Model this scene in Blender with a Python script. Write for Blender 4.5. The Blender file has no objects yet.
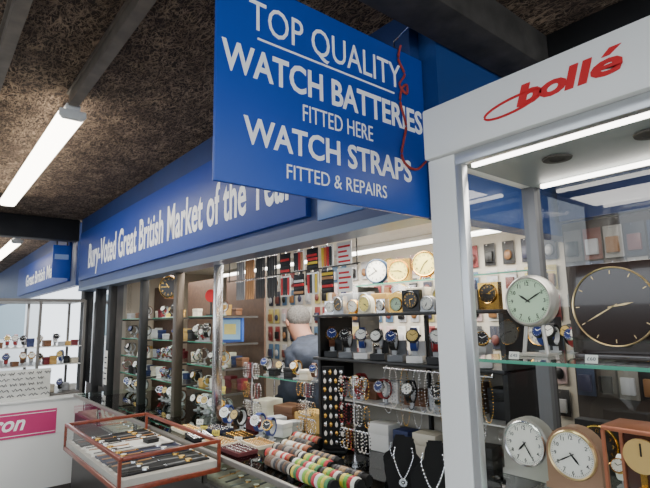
import bpy, bmesh, math, random
from mathutils import Matrix, Vector
R=random.Random(11)
S=bpy.context.scene; COL=S.collection
rad=math.radians
I4=Matrix.Identity(4)
def lin(c):
    return tuple(((v/255)/12.92 if v/255<=.04045 else ((v/255+.055)/1.055)**2.4) for v in c)
MC={}
def mat(name,c,rough=.5,metal=0.,em=0.,noise=0.,scale=30.,bump=0.,coat=0.,stretch=None):
    if name in MC: return MC[name]
    m=bpy.data.materials.new(name); m.use_nodes=True; nt=m.node_tree; N=nt.nodes; L=nt.links
    b=N['Principled BSDF']; col=lin(c)+(1,)
    b.inputs['Base Color'].default_value=col; b.inputs['Roughness'].default_value=rough
    b.inputs['Metallic'].default_value=metal
    if coat: b.inputs['Coat Weight'].default_value=coat
    if em:
        b.inputs['Emission Color'].default_value=col; b.inputs['Emission Strength'].default_value=em
    if noise or bump:
        tc=N.new('ShaderNodeTexCoord'); mp=N.new('ShaderNodeMapping')
        if stretch: mp.inputs['Scale'].default_value=stretch
        nz=N.new('ShaderNodeTexNoise'); nz.inputs['Scale'].default_value=scale; nz.inputs['Detail'].default_value=6
        L.new(tc.outputs['Object'],mp.inputs[0]); L.new(mp.outputs[0],nz.inputs[0])
        if noise:
            cr=N.new('ShaderNodeValToRGB'); cr.color_ramp.elements[0].position=.3; cr.color_ramp.elements[1].position=.7
            cr.color_ramp.elements[0].color=tuple(v*(1-noise) for v in col[:3])+(1,)
            cr.color_ramp.elements[1].color=tuple(min(1,v*(1+noise)) for v in col[:3])+(1,)
            L.new(nz.outputs[0],cr.inputs[0]); L.new(cr.outputs[0],b.inputs['Base Color'])
        if bump:
            bp=N.new('ShaderNodeBump'); bp.inputs['Strength'].default_value=bump; bp.inputs['Distance'].default_value=.01
            L.new(nz.outputs[0],bp.inputs['Height']); L.new(bp.outputs[0],b.inputs['Normal'])
    MC[name]=m; return m
def glassmat(name,tint=(1,1,1),refl=1.0,ior=1.4):
    if name in MC: return MC[name]
    m=bpy.data.materials.new(name); m.use_nodes=True; nt=m.node_tree; N=nt.nodes; L=nt.links
    N.clear(); o=N.new('ShaderNodeOutputMaterial'); mx=N.new('ShaderNodeMixShader')
    t=N.new('ShaderNodeBsdfTransparent'); t.inputs[0].default_value=tint+(1,)
    g=N.new('ShaderNodeBsdfGlossy'); g.inputs['Roughness'].default_value=.02
    g.inputs[0].default_value=(refl,refl,refl,1)
    fr=N.new('ShaderNodeFresnel'); fr.inputs[0].default_value=ior
    L.new(fr.outputs[0],mx.inputs[0]); L.new(t.outputs[0],mx.inputs[1]); L.new(g.outputs[0],mx.inputs[2]); L.new(mx.outputs[0],o.inputs[0])
    MC[name]=m; return m
def ceilmat():
    m=bpy.data.materials.new('woodwool'); m.use_nodes=True; nt=m.node_tree; N=nt.nodes; L=nt.links
    b=N['Principled BSDF']; b.inputs['Roughness'].default_value=.95
    tc=N.new('ShaderNodeTexCoord')
    def mth(op,a,b_=None,c=None):
        n=N.new('ShaderNodeMath'); n.operation=op
        for i,v in enumerate((a,b_,c)):
            if v is None: continue
            if isinstance(v,(int,float)): n.inputs[i].default_value=v
            else: L.new(v,n.inputs[i])
        return n.outputs[0]
    last=None
    for sc,rot,ds,st in ((8,0,1.2,(1,2.2,1)),(10,.9,1.0,(1,2.4,1)),(13,2.1,1.5,(1,2,1)),(18,1.5,1.2,(1,2,1))):
        mp=N.new('ShaderNodeMapping'); mp.inputs['Rotation'].default_value=(0,0,rot); mp.inputs['Scale'].default_value=st; mp.inputs['Location'].default_value=(rot*7,sc,0)
        nz=N.new('ShaderNodeTexNoise'); nz.inputs['Scale'].default_value=sc; nz.inputs['Detail'].default_value=1.5; nz.inputs['Distortion'].default_value=ds
        L.new(tc.outputs['Object'],mp.inputs[0]); L.new(mp.outputs[0],nz.inputs[0])
        r=mth('SUBTRACT',nz.outputs[0],.5); r=mth('ABSOLUTE',r); r=mth('MULTIPLY_ADD',r,-26,1.0); r=mth('MAXIMUM',r,0)
        last=r if last is None else mth('MAXIMUM',last,r)
    big=N.new('ShaderNodeTexNoise'); big.inputs['Scale'].default_value=6; big.inputs['Detail'].default_value=5; L.new(tc.outputs['Object'],big.inputs[0])
    f=mth('MULTIPLY',last,big.outputs[0])
    cr=N.new('ShaderNodeValToRGB'); e=cr.color_ramp.elements
    e[0].position=.0; e[0].color=lin((50,38,31))+(1,); e[1].position=.62; e[1].color=lin((172,148,124))+(1,)
    k=e.new(.22); k.color=lin((88,71,59))+(1,)
    L.new(f,cr.inputs[0]); L.new(cr.outputs[0],b.inputs['Base Color'])
    bp=N.new('ShaderNodeBump'); bp.inputs['Strength'].default_value=.7; bp.inputs['Distance'].default_value=.018
    L.new(f,bp.inputs['Height']); L.new(bp.outputs[0],b.inputs['Normal'])
    return m
# ---------- materials
white=mat('white_paint',(240,240,237),.35); offw=mat('offwhite',(224,220,210),.6,noise=.06)
black=mat('black_plastic',(16,16,17),.4); velvet=mat('black_velvet',(10,10,11),.9)
steel=mat('dark_steel',(66,63,60),.7,.2,noise=.45,scale=9,bump=.4); chrome=mat('chrome',(215,215,218),.2,1.)
gold=mat('gold',(214,170,88),.25,1.); signblue=mat('sign_blue',(22,76,178),.4)
bannerblue=mat('banner_blue',(34,66,156),.45); fasblue=mat('fascia_blue',(36,58,112),.45,noise=.1,scale=4)
letw=mat('letter_white',(250,250,250),.4,em=.12); red=mat('logo_red',(205,24,30),.6)
glass=glassmat('glass_clear',(.96,.98,.97)); glassg=glassmat('glass_green',(.84,.95,.90))
gedge=mat('glass_edge',(90,165,140),.2); wood=mat('red_wood',(132,58,36),.35,noise=.3,scale=8,stretch=(1,6,6),coat=.3)
oak=mat('oak_wood',(150,98,58),.4,noise=.2,scale=10,stretch=(6,1,6)); alu=mat('bronze_aluminium',(92,82,72),.4,.6)
tube=mat('tube_light',(255,246,228),.5,em=12.); tube2=mat('tube_cool',(255,250,240),.5,em=9.)
skin=mat('skin',(180,132,112),.6); hairm=mat('grey_hair',(112,109,106),.9,noise=.4,scale=90,bump=.5); jack=mat('jacket',(54,61,76),.85,noise=.3,scale=18,bump=.5)
dark=mat('dark_panel',(24,24,26),.6,noise=.3,scale=8)
# ---------- geometry
class G:
    def __init__(s): s.bm=bmesh.new(); s.mi=0
    def fin(s):
        for f in s.bm.faces:
            if not f.tag: f.tag=True; f.material_index=s.mi
        return s
    def m(s,i): s.mi=i; return s
    def box(s,c,d,bev=0,M=None):
        vs=bmesh.ops.create_cube(s.bm,size=1)['verts']
        X=(M or I4)@Matrix.Translation(c)@Matrix.Diagonal((d[0],d[1],d[2],1))
        bmesh.ops.transform(s.bm,matrix=X,verts=vs)
        if bev: bmesh.ops.bevel(s.bm,geom=list({e for v in vs for e in v.link_edges}),offset=bev,segments=2,affect='EDGES',profile=.5)
        return s.fin()
    def bx(s,x0,x1,y0,y1,z0,z1,bev=0): return s.box(((x0+x1)/2,(y0+y1)/2,(z0+z1)/2),(x1-x0,y1-y0,z1-z0),bev)
    def cyl(s,a,b,r,r2=None,seg=16):
        a=Vector(a);b=Vector(b);d=b-a
        X=Matrix.Translation((a+b)/2)@d.to_track_quat('Z','Y').to_matrix().to_4x4()
        bmesh.ops.create_cone(s.bm,cap_ends=True,segments=seg,radius1=r,radius2=r if r2 is None else r2,depth=d.length,matrix=X)
        return s.fin()
    def sph(s,c,r,u=16,v=10,M=None):
        r=(r,r,r) if not hasattr(r,'__len__') else r
        bmesh.ops.create_uvsphere(s.bm,u_segments=u,v_segments=v,radius=1,matrix=(M or I4)@Matrix.Translation(c)@Matrix.Diagonal((*r,1)))
        return s.fin()
    def lathe(s,prof,M=I4,seg=24,closed=False,a0=0,a1=2*math.pi):
        full=abs(a1-a0-2*math.pi)<1e-6; n=seg if full else seg+1; rings=[]
        for i in range(n):
            a=a0+(a1-a0)*i/seg
            rings.append([s.bm.verts.new(M@Vector((r*math.cos(a),r*math.sin(a),z))) for r,z in prof])
        k=len(prof); kk=k if closed else k-1
        for i in range(seg if full else n-1):
            A=rings[i];B=rings[(i+1)%n]
            for j in range(kk):
                try: s.bm.faces.new((A[j],B[j],B[(j+1)%k],A[(j+1)%k]))
                except Exception: pass
        return s.fin()
    def prism(s,pts,z0,z1,M=I4):
        A=[s.bm.verts.new(M@Vector((x,y,z0))) for x,y in pts]; B=[s.bm.verts.new(M@Vector((x,y,z1))) for x,y in pts]
        s.bm.faces.new(A[::-1]); s.bm.faces.new(B); n=len(pts)
        for i in range(n): s.bm.faces.new((A[i],A[(i+1)%n],B[(i+1)%n],B[i]))
        return s.fin()
    def quad(s,*p):
        s.bm.faces.new([s.bm.verts.new(q) for q in p]); return s.fin()
    def tubep(s,pts,r,seg=6,closed=False):
        pts=[Vector(p) for p in pts]; n=len(pts); rg=[]
        for i,p in enumerate(pts):
            t=(pts[(i+1)%n]-pts[i-1]) if closed else (pts[min(i+1,n-1)]-pts[max(i-1,0)])
            q=t.to_track_quat('Z','Y')
            rg.append([s.bm.verts.new(p+q@Vector((r*math.cos(2*math.pi*k/seg),r*math.sin(2*math.pi*k/seg),0))) for k in range(seg)])
        for i in range(n if closed else n-1):
            A=rg[i];B=rg[(i+1)%n]
            for k in range(seg): s.bm.faces.new((A[k],A[(k+1)%seg],B[(k+1)%seg],B[k]))
        return s.fin()
    def add(s,me,M=I4):
        t=me.copy(); t.transform(M); s.bm.from_mesh(t); bpy.data.meshes.remove(t); return s.fin()
    def mesh(s,name,*mats,smooth=True):
        me=bpy.data.meshes.new(name); bmesh.ops.recalc_face_normals(s.bm,faces=s.bm.faces)
        s.bm.to_mesh(me); s.bm.free()
        for m_ in mats: me.materials.append(m_)
        if smooth and len(me.polygons)>6:
            for p in me.polygons: p.use_smooth=True
            me.set_sharp_from_angle(angle=rad(35))
        return me
def MY(c,s=1):
    return Matrix(((s,0,0,c[0]),(0,0,-s,c[1]),(0,s,0,c[2]),(0,0,0,1)))
def MX(c):
    return Matrix(((0,0,1,c[0]),(1,0,0,c[1]),(0,1,0,c[2]),(0,0,0,1)))
def smoothpts(P,k=6):
    out=[]; P=[Vector(p) for p in P]
    for i in range(len(P)-1):
        p0=P[max(i-1,0)];p1=P[i];p2=P[i+1];p3=P[min(i+2,len(P)-1)]
        for j in range(k):
            t=j/k; out.append(.5*((2*p1)+(p2-p0)*t+(2*p0-5*p1+4*p2-p3)*t*t+(3*p1-p0-3*p2+p3)*t**3))
    out.append(P[-1]); return out
def rawtext(body,bold=0,shear=0,sp=1.0):
    cu=bpy.data.curves.new('t','FONT'); cu.body=body; cu.size=1; cu.offset=bold; cu.shear=shear; cu.extrude=.01; cu.resolution_u=3; cu.space_character=sp
    o=bpy.data.objects.new('t',cu); COL.objects.link(o); bpy.context.view_layer.update()
    me=bpy.data.meshes.new_from_object(o.evaluated_get(bpy.context.evaluated_depsgraph_get()))
    bpy.data.objects.remove(o); bpy.data.curves.remove(cu); return me
CAP=None
def txt(body,w,cap,M,m_,bold=0,shear=0,depth=.002,sp=1.0):
    global CAP
    if CAP is None:
        t=rawtext('H'); CAP=max(v.co.y for v in t.vertices)
    me=rawtext(body,bold,shear,sp)
    xs=[v.co.x for v in me.vertices]; x0=min(xs); x1=max(xs)
    me.transform(Matrix.Translation((-x0,0,.01))); me.transform(Matrix.Diagonal((w/(x1-x0),cap/CAP,depth/.02,1))); me.transform(M)
    me.materials.clear(); me.materials.append(m_); me.name='lettering'; return me
def setp(o,label,cat,group=None,kind=None):
    o['label']=label
    if cat: o['category']=cat
    if group: o['group']=group
    if kind: o['kind']=kind
def newo(name,me,parent=None,label=None):
    o=bpy.data.objects.new(name,me); COL.objects.link(o)
    if parent: o.parent=parent
    if label: o['label']=label
    return o
def place(name,parts,loc,label,cat,rz=0,sc=1,group=None,rx=0,ry=0,kind=None):
    if isinstance(parts,bpy.types.Mesh): r=newo(name,parts)
    else:
        r=bpy.data.objects.new(name,None); r.empty_display_size=.02; COL.objects.link(r)
        for p in parts:
            o=newo(p[0],p[1],r,p[2] if len(p)>2 else None)
            if len(p)>3:
                for q in p[3]: newo(q[0],q[1],o,q[2] if len(q)>2 else None)
    r.location=loc; r.rotation_euler=(rx,ry,rz); r.scale=(sc,sc,sc) if not hasattr(sc,'__len__') else sc
    setp(r,label,cat,group,kind); return r
def thing(name,parts,base,label,cat,group=None):
    T=Matrix.Translation(-Vector(base))
    if isinstance(parts,bpy.types.Mesh): parts.transform(T)
    else:
        for p in parts:
            p[1].transform(T)
            if len(p)>3:
                for q in p[3]: q[1].transform(T)
    return place(name,parts,base,label,cat,group=group)
def struct(name,me,label):
    o=newo(name,me); o['kind']='structure'; o['label']=label; return o
def B(name,m_,*a,bev=0):
    return (name,G().bx(*a,bev).mesh(name,m_))
# ---------- camera
cam=bpy.data.cameras.new('camera'); co=bpy.data.objects.new('camera',cam); COL.objects.link(co)
Mr=Matrix.Rotation(rad(50.5),3,'Z')@Matrix.Rotation(rad(98.7),3,'X')@Matrix.Rotation(rad(-1.1),3,'Z')
co.matrix_world=Matrix.Translation((0,0,1.6))@Mr.to_4x4(); cam.sensor_width=36; cam.lens=492/650*36; cam.clip_start=.02
S.camera=co
w=bpy.data.worlds.new('world'); S.world=w; w.use_nodes=True
w.node_tree.nodes['Background'].inputs[0].default_value=(.86,.93,1,1); w.node_tree.nodes['Background'].inputs[1].default_value=2.9
# ---------- structure
struct('floor',G().bx(-18,4,-4,3,-.1,0).mesh('floor',mat('concrete',(140,136,130),.8,noise=.2,scale=3)),'grey concrete market floor')
g=G(); g.bx(-16,4,-1.6,1.45,2.8,2.9); g.bx(-1.07,4,1.45,2.9,2.8,2.9)
struct('ceiling',g.mesh('ceiling',ceilmat()),'brown wood-wool board canopy ceiling')
struct('wall_back',G().bx(-5.2,4,2.75,2.85,0,2.8).mesh('wall_back',mat('backwall',(214,206,192),.7,noise=.08,scale=6)),'cream back wall of the stall')
struct('wall_left',G().bx(-5.2,-5.1,1.61,2.75,0,2.2).mesh('wall_left',mat('sidewall',(160,150,136),.7)),'stall side wall')
struct('wall_sky_block',G().bx(-18,4,-3.6,-3.5,0,1.7).mesh('wall_sky_block',mat('sky_block_wall',(88,82,78),.8,noise=.4,scale=2)),'unseen low wall added across the aisle to limit sky reflections')  # out of view, added to cut bright sky reflections in the window glass
struct('wall_far',G().bx(-18.2,-18,-3.5,3,0,3.6).mesh('wall_far',mat('farwall',(235,238,240),.7)),'pale wall at the end of the aisle')
struct('trim_1',G().bx(-6.15,-1.157,1.4,1.47,2.0,2.8).mesh('trim_1',fasblue),'dark blue stall fascia')
struct('trim_2',G().bx(-1.165,-1.075,1.455,2.74,1.97,2.8).mesh('trim_2',mat('fascia_blue_side',(30,66,128),.5)),'blue side fascia panel')
struct('trim_3',G().bx(-16,-6.3,1.4,1.47,2.05,2.8).mesh('trim_3',fasblue),'dark blue fascia of the next stall')
struct('trim_4',G().bx(-5.1,-1.2,1.47,2.74,2.12,2.16).mesh('trim_4',offw),'white soffit inside the stall')
thing('steel_beam',G().bx(-1.07,-.90,-1.5,2.74,2.64,2.795,.006).mesh('steel_beam',steel),(-1,0,2.64),'dark grey weathered steel roof beam under the canopy','beam')
thing('steel_beam',G().bx(-.9,4,2.0,2.12,2.66,2.795,.006).mesh('steel_beam',dark),(0,2,2.66),'black steel cross beam under the canopy','beam')
thing('steel_beam',G().bx(-6.3,-6.15,-1.5,1.38,2.55,2.795,.006).mesh('steel_beam',dark),(-6.2,0,2.55),'black steel cross beam under the canopy','beam')
for y,x1,x0 in ((.545,1,-2.72),(.2,1,-9)):
    g=G(); g.bx(x0,x1,y-.024,y+.024,2.735,2.745); g.bx(x0,x1,y-.024,y-.019,2.745,2.80); g.bx(x0,x1,y+.019,y+.024,2.745,2.80)
    g.bx(x0,x1,y-.036,y+.036,2.789,2.80)
    thing('ceiling_rail',g.mesh('ceiling_rail',mat('rail_steel',(112,104,96),.5,.4,noise=.25,scale=12)),((x0+x1)/2,y,2.735),'grey metal channel rail fixed along the canopy ceiling','rail')
def lamp(x0,x1,y,z,lab):
    prof=[(-.06,.05),(-.062,.02),(-.045,0),(.045,0),(.062,.02),(.06,.05)]
    d=G().prism(prof,0,x1-x0-.04,Matrix(((0,0,1,x0+.02),(1,0,0,y),(0,1,0,z),(0,0,0,1))))
    pr=[B('housing',white,x0,x1,y-.035,y+.035,z+.05,z+.085,bev=.004),('diffuser',d.mesh('diffuser',tube))]
    for xx in (x0,x1-.02): pr.append(('end_cap',G().prism([(a*1.06,b) for a,b in prof],0,.02,Matrix(((0,0,1,xx),(1,0,0,y),(0,1,0,z),(0,0,0,1)))).mesh('end_cap',white)))
    for xx in (x0+.3,x1-.3): pr.append(('hanger',G().cyl((xx,y,z+.08),(xx,y,2.8),.006).mesh('hanger',steel)))
    thing('batten_lamp',pr,(x0,y,z),lab,'ceiling lamp')
lamp(-5.2,-2.74,.55,2.67,'long white fluorescent batten lamp glowing warm under the canopy')
lamp(-9.6,-7.2,.9,2.62,'far fluorescent batten lamp under the canopy')
# ---------- hanging sign
L=[('TOP QUALITY',.672,.645,2.437,.092,-0.002),('WATCH BATTERIES',.585,.845,2.287,.085,.018),('FITTED HERE',.862,.30,2.20,.054,-.006),('WATCH STRAPS',.655,.70,2.088,.076,.018),('FITTED & REPAIRS',.80,.42,2.008,.044,-.006)]
parts=[B('board',signblue,-1.155,-1.14,.57,1.45,1.965,2.595,bev=.003)]
for t,y,wd,z,cp,bo in L: parts.append(('lettering',txt(t,wd,cp,MX((-1.14,y,z)),letw,bo)))
parts.append(B('underline',letw,-1.14,-1.138,.70,1.28,2.408,2.414))
for y in (.72,1.3): parts.append(('hook',G().tubep([(-1.147,y,2.585),(-1.147,y,2.625),(-1.04,y,2.66)],.003).mesh('hook',chrome)))
cord=mat('cord_red',(168,62,58),.85,bump=.4,scale=300)
xx=-1.133
K=[(xx,1.32,2.61),(xx,1.305,2.55),(xx,1.335,2.50),(xx,1.305,2.45),(xx+.006,1.335,2.42),(xx,1.345,2.46),(xx-.002,1.32,2.44),(xx,1.305,2.38),(xx,1.33,2.30),(xx,1.315,2.24),(xx,1.30,2.18),(xx,1.325,2.145),(xx,1.38,2.14),(xx,1.435,2.18)]
parts.append(('cord',G().tubep(smoothpts(K),.0045,8).mesh('cord',cord),'knotted dull red cord'))
thing('hanging_sign',parts,(-1.147,1.0,1.965),'blue projecting sign with white lettering about watch batteries and straps','sign')
# ---------- banners
thing('fascia_banner',[B('board',bannerblue,-6.05,-1.80,1.37,1.402,2.08,2.62,bev=.004),
     ('lettering',txt('Bury-Voted Great British Market of the Year',3.76,.245,MY((-5.65,1.37,2.195)),letw,.02,sp=1.03))],(-3.9,1.385,2.08),'long royal blue banner with bold white lettering on the fascia','banner')
thing('fascia_banner',[B('board',bannerblue,-10.5,-6.6,1.37,1.402,2.12,2.6,bev=.004),
     ('lettering',txt('Great British Market',2.6,.18,MY((-9.6,1.37,2.24)),letw,.02))],(-8.5,1.385,2.12),'shorter blue banner with white lettering on the next fascia','banner')
thing('fascia_plate',B('fascia_plate',mat('plate_blue',(84,124,190),.4),-1.74,-1.42,1.392,1.402,2.05,2.15,bev=.002)[1],(-1.58,1.4,2.05),'small lighter blue plate fixed to the fascia','plate')
thing('projecting_sign',[B('board',signblue,-6.46,-6.44,1.17,1.365,2.14,2.53,bev=.003),B('printed_band',mat('band_pale',(150,176,226),.5),-6.44,-6.437,1.19,1.34,2.36,2.42),
  ('bracket',G().cyl((-6.45,1.21,2.53),(-6.45,1.21,2.8),.008).mesh('bracket',steel)),('bracket',G().cyl((-6.45,1.32,2.53),(-6.45,1.32,2.8),.008).mesh('bracket',steel))],(-6.45,1.2,2.12),'small blue projecting sign under the canopy','sign')
struct('trim_5',G().bx(-6.1,-1.16,1.385,1.52,1.965,2.0).mesh('trim_5',mat('soffit',(96,112,140),.4,.3)),'metal strip below the fascia')
def post(x,w,m_,y=1.5,z0=.95,z1=1.97,lab='bronze aluminium window post'):
    g=G().bx(x-w/2,x+w/2,y-.03,y+.03,z0,z1,.004); thing('window_post',g.mesh('window_post',m_),(x,y,z0),lab,'window post')
for x,w_,m_ in ((-4.28,.06,dark),(-3.55,.06,alu),(-2.92,.025,chrome)): post(x,w_,m_)
for i,(x,z0,w_) in enumerate(((-5.12,0,.10),(-6.15,0,.16),(-5.6,0,.06))): post(x,w_,dark,1.48,0,2.0,'black steel stall post')
# white notice on dark post
pr=[B('sheet',mat('notice_white',(228,226,218),.7),-5.165,-5.075,1.444,1.447,1.02,1.34)]
for j in range(5): pr.append(B('handwritten_line',mat('marker',(60,60,72),.6),-5.155,-5.095+.01*(j%3),1.442,1.444,1.07+j*.05,1.082+j*.05))
thing('paper_notice',pr,(-5.12,1.445,1.02),'white handwritten paper notice taped to the dark post','notice')
struct('wall_side_panel',G().bx(-6.5,-5.1,1.62,1.66,0,2.1).mesh('p',mat('panel_dark',(84,76,70),.6,noise=.3,scale=5)),'dark closed stall panel')
n=1
struct('window_1',G().quad((-6.05,1.5,.97),(-5.2,1.5,.97),(-5.2,1.5,1.965),(-6.05,1.5,1.965)).mesh('w',glass),'clear display window pane'); n=2
# ---------- counter
ct=mat('counter_dark',(34,30,30),.35)
pr=[B('body',ct,-5.06,-.86,1.18,1.98,0,.80),B('tray',mat('tray_beige',(150,140,126),.8,noise=.25,scale=20),-5.04,-.88,1.20,1.96,.80,.815),
    B('front_rail',mat('rail_alu',(150,146,140),.35,.7),-5.06,-.85,1.16,1.18,.945,.97,bev=.003),B('rear_rail',steel,-5.06,-.85,1.97,1.99,.945,.97,bev=.003),
    ('glass_top',G().bx(-5.05,-.86,1.18,1.97,.962,.97).mesh('glass_top',glassg)),
    ('front_glass',G().quad((-5.05,1.17,.80),(-.86,1.17,.80),(-.86,1.17,.945),(-5.05,1.17,.945)).mesh('front_glass',glass))]
for x in (-4.3,-3.45,-2.42,-1.6,-.87): pr.append(B('divider',steel,x-.01,x+.01,1.17,1.19,.80,.95))
thing('stall_counter',pr,(-2.6,1.5,0),'long dark stall counter with a glass display top','counter')
# ---------- templates
TC={}
def band(g,c,ry,rz,wx,th,seg=20):
    M=Matrix.Translation(c)@Matrix(((0,0,1,0),(1,0,0,0),(0,1,0,0),(0,0,0,1)))@Matrix.Diagonal((ry,rz,1,1))
    t=th/ry; g.lathe([(1-t,-wx/2),(1,-wx/2),(1,wx/2),(1-t,wx/2)],M,seg,True)
def watch(ck,sk,dk,boxed=None):
    k=('w',ck,sk,dk,boxed)
    if k in TC: return TC[k]
    cm={'s':chrome,'g':gold,'k':black}[ck]
    sm={'s':chrome,'g':gold,'k':mat('leather_black',(22,20,20),.6),'b':mat('leather_brown',(96,54,32),.6),'r':mat('strap_red',(150,40,44),.5),'w':mat('strap_white',(228,228,226),.5),'u':mat('strap_blue',(40,60,130),.5)}[sk]
    dm={'w':mat('dial_white',(240,238,230),.4),'k':mat('dial_black',(14,14,16),.3),'u':mat('dial_blue',(30,48,110),.3),'g':mat('dial_gold',(214,184,110),.4)}[dk]
    hm=black if dk in 'wg' else letw
    st=G(); st.bx(-.014,.014,-.014,.016,0,.004); M=Matrix.Translation((0,.002,.05))@Matrix(((0,0,1,0),(1,0,0,0),(0,1,0,0),(0,0,0,1)))
    st.lathe([(.024,-.007),(.026,-.007),(.026,.007),(.024,.007)],M,14,True,rad(-250),rad(70)); st.bx(-.007,.007,.006,.012,.0,.028)
    bd=G(); band(bd,(0,.002,.052),.031,.034,.019,.003)
    n=Vector((0,-math.cos(rad(20)),math.sin(rad(20)))); c=Vector((0,.002,.052))+n*.028
    cs=G(); cs.cyl(c,c+n*.009,.021,.019,20); cs.cyl(c+Vector((.019,0,0))+n*.004,c+Vector((.025,0,0))+n*.004,.003,seg=8)
    dl=G(); dl.cyl(c+n*.009,c+n*.0096,.0165,seg=20).m(1)
    u=Vector((0,math.sin(rad(20)),math.cos(rad(20)))); x=Vector((1,0,0))
    def hand(a,l,wd):
        d=x*math.sin(a)+u*math.cos(a); e=x*math.cos(a)-u*math.sin(a); p=c+n*.0101
        dl.quad(p-e*wd,p+e*wd,p+d*l+e*wd,p+d*l-e*wd)
    hand(rad(-55),.009,.001); hand(rad(62),.013,.0008)
    for i in range(12):
        a=rad(30*i); d=x*math.sin(a)+u*math.cos(a); e=x*math.cos(a)-u*math.sin(a); p=c+n*.01+d*.0135
        dl.quad(p-e*.0006,p+e*.0006,p+d*.002+e*.0006,p+d*.002-e*.0006)
    TC[k]=[('stand',st.mesh('stand',mat('stand_grey',(176,178,180),.35))),('strap',bd.mesh('strap',sm)),('watch_case',cs.mesh('watch_case',cm)),('dial',dl.mesh('dial',dm,hm,smooth=False))]
    return TC[k]
WL={'s':'silver','g':'gold','k':'black'}; SL={'s':'steel bracelet','g':'gold bracelet','k':'black leather strap','b':'brown leather strap','r':'red strap','w':'white strap','u':'blue strap'}; DL={'w':'white','k':'black','u':'blue','g':'champagne'}
def putwatch(x,y,z,rz=0,sc=1.,grp='wristwatches on the display shelves',combo=None):
    c=combo or (R.choice('ssgk'),R.choice('sskkbgrwu'),R.choice('wwkug'))
    return place('wristwatch',watch(*c),(x+R.uniform(-.008,.008),y+R.uniform(-.008,.008),z),'%s wristwatch with %s dial and %s on a stand'%(WL[c[0]],DL[c[2]],SL[c[1]]),'watch',rz=rz+R.uniform(-.25,.25),sc=sc*R.uniform(.9,1.08),group=grp)
cushm=mat('cushion_white',(230,226,218),.8)
def openbox(nm,c):
    k=('ob',nm)
    if k not in TC:
        m_=mat('obox_'+nm,c,.5)
        TC[k]=[('box_base',G().bx(-.036,.036,-.04,.04,0,.006,.001).bx(-.036,.036,-.04,-.036,.006,.03).bx(-.036,.036,.036,.04,.006,.03).bx(-.036,-.032,-.036,.036,.006,.03).bx(.032,.036,-.036,.036,.006,.03).mesh('box_base',m_)),
         ('lid',G().box((0,.052,.055),(.072,.022,.075),.004,None).mesh('lid',m_)),('cushion',G().bx(-.03,.03,.002,.03,.006,.022,.004).mesh('cushion',cushm))]
    return TC[k]
def numer():
    if 'num' in TC: return TC['num']
    g=G()
    for i in range(1,13):
        me=rawtext(str(i),.01); xs=[v.co.x for v in me.vertices]; ys=[v.co.y for v in me.vertices]
        a=rad(30*i); s=.24
        g.add(me,Matrix.Translation((.76*math.sin(a),.76*math.cos(a),0))@Matrix.Diagonal((s,s,.1,1))@Matrix.Translation((-(min(xs)+max(xs))/2,-(min(ys)+max(ys))/2,.01)))
    TC['num']=g.mesh('numerals'); return TC['num']
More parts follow.
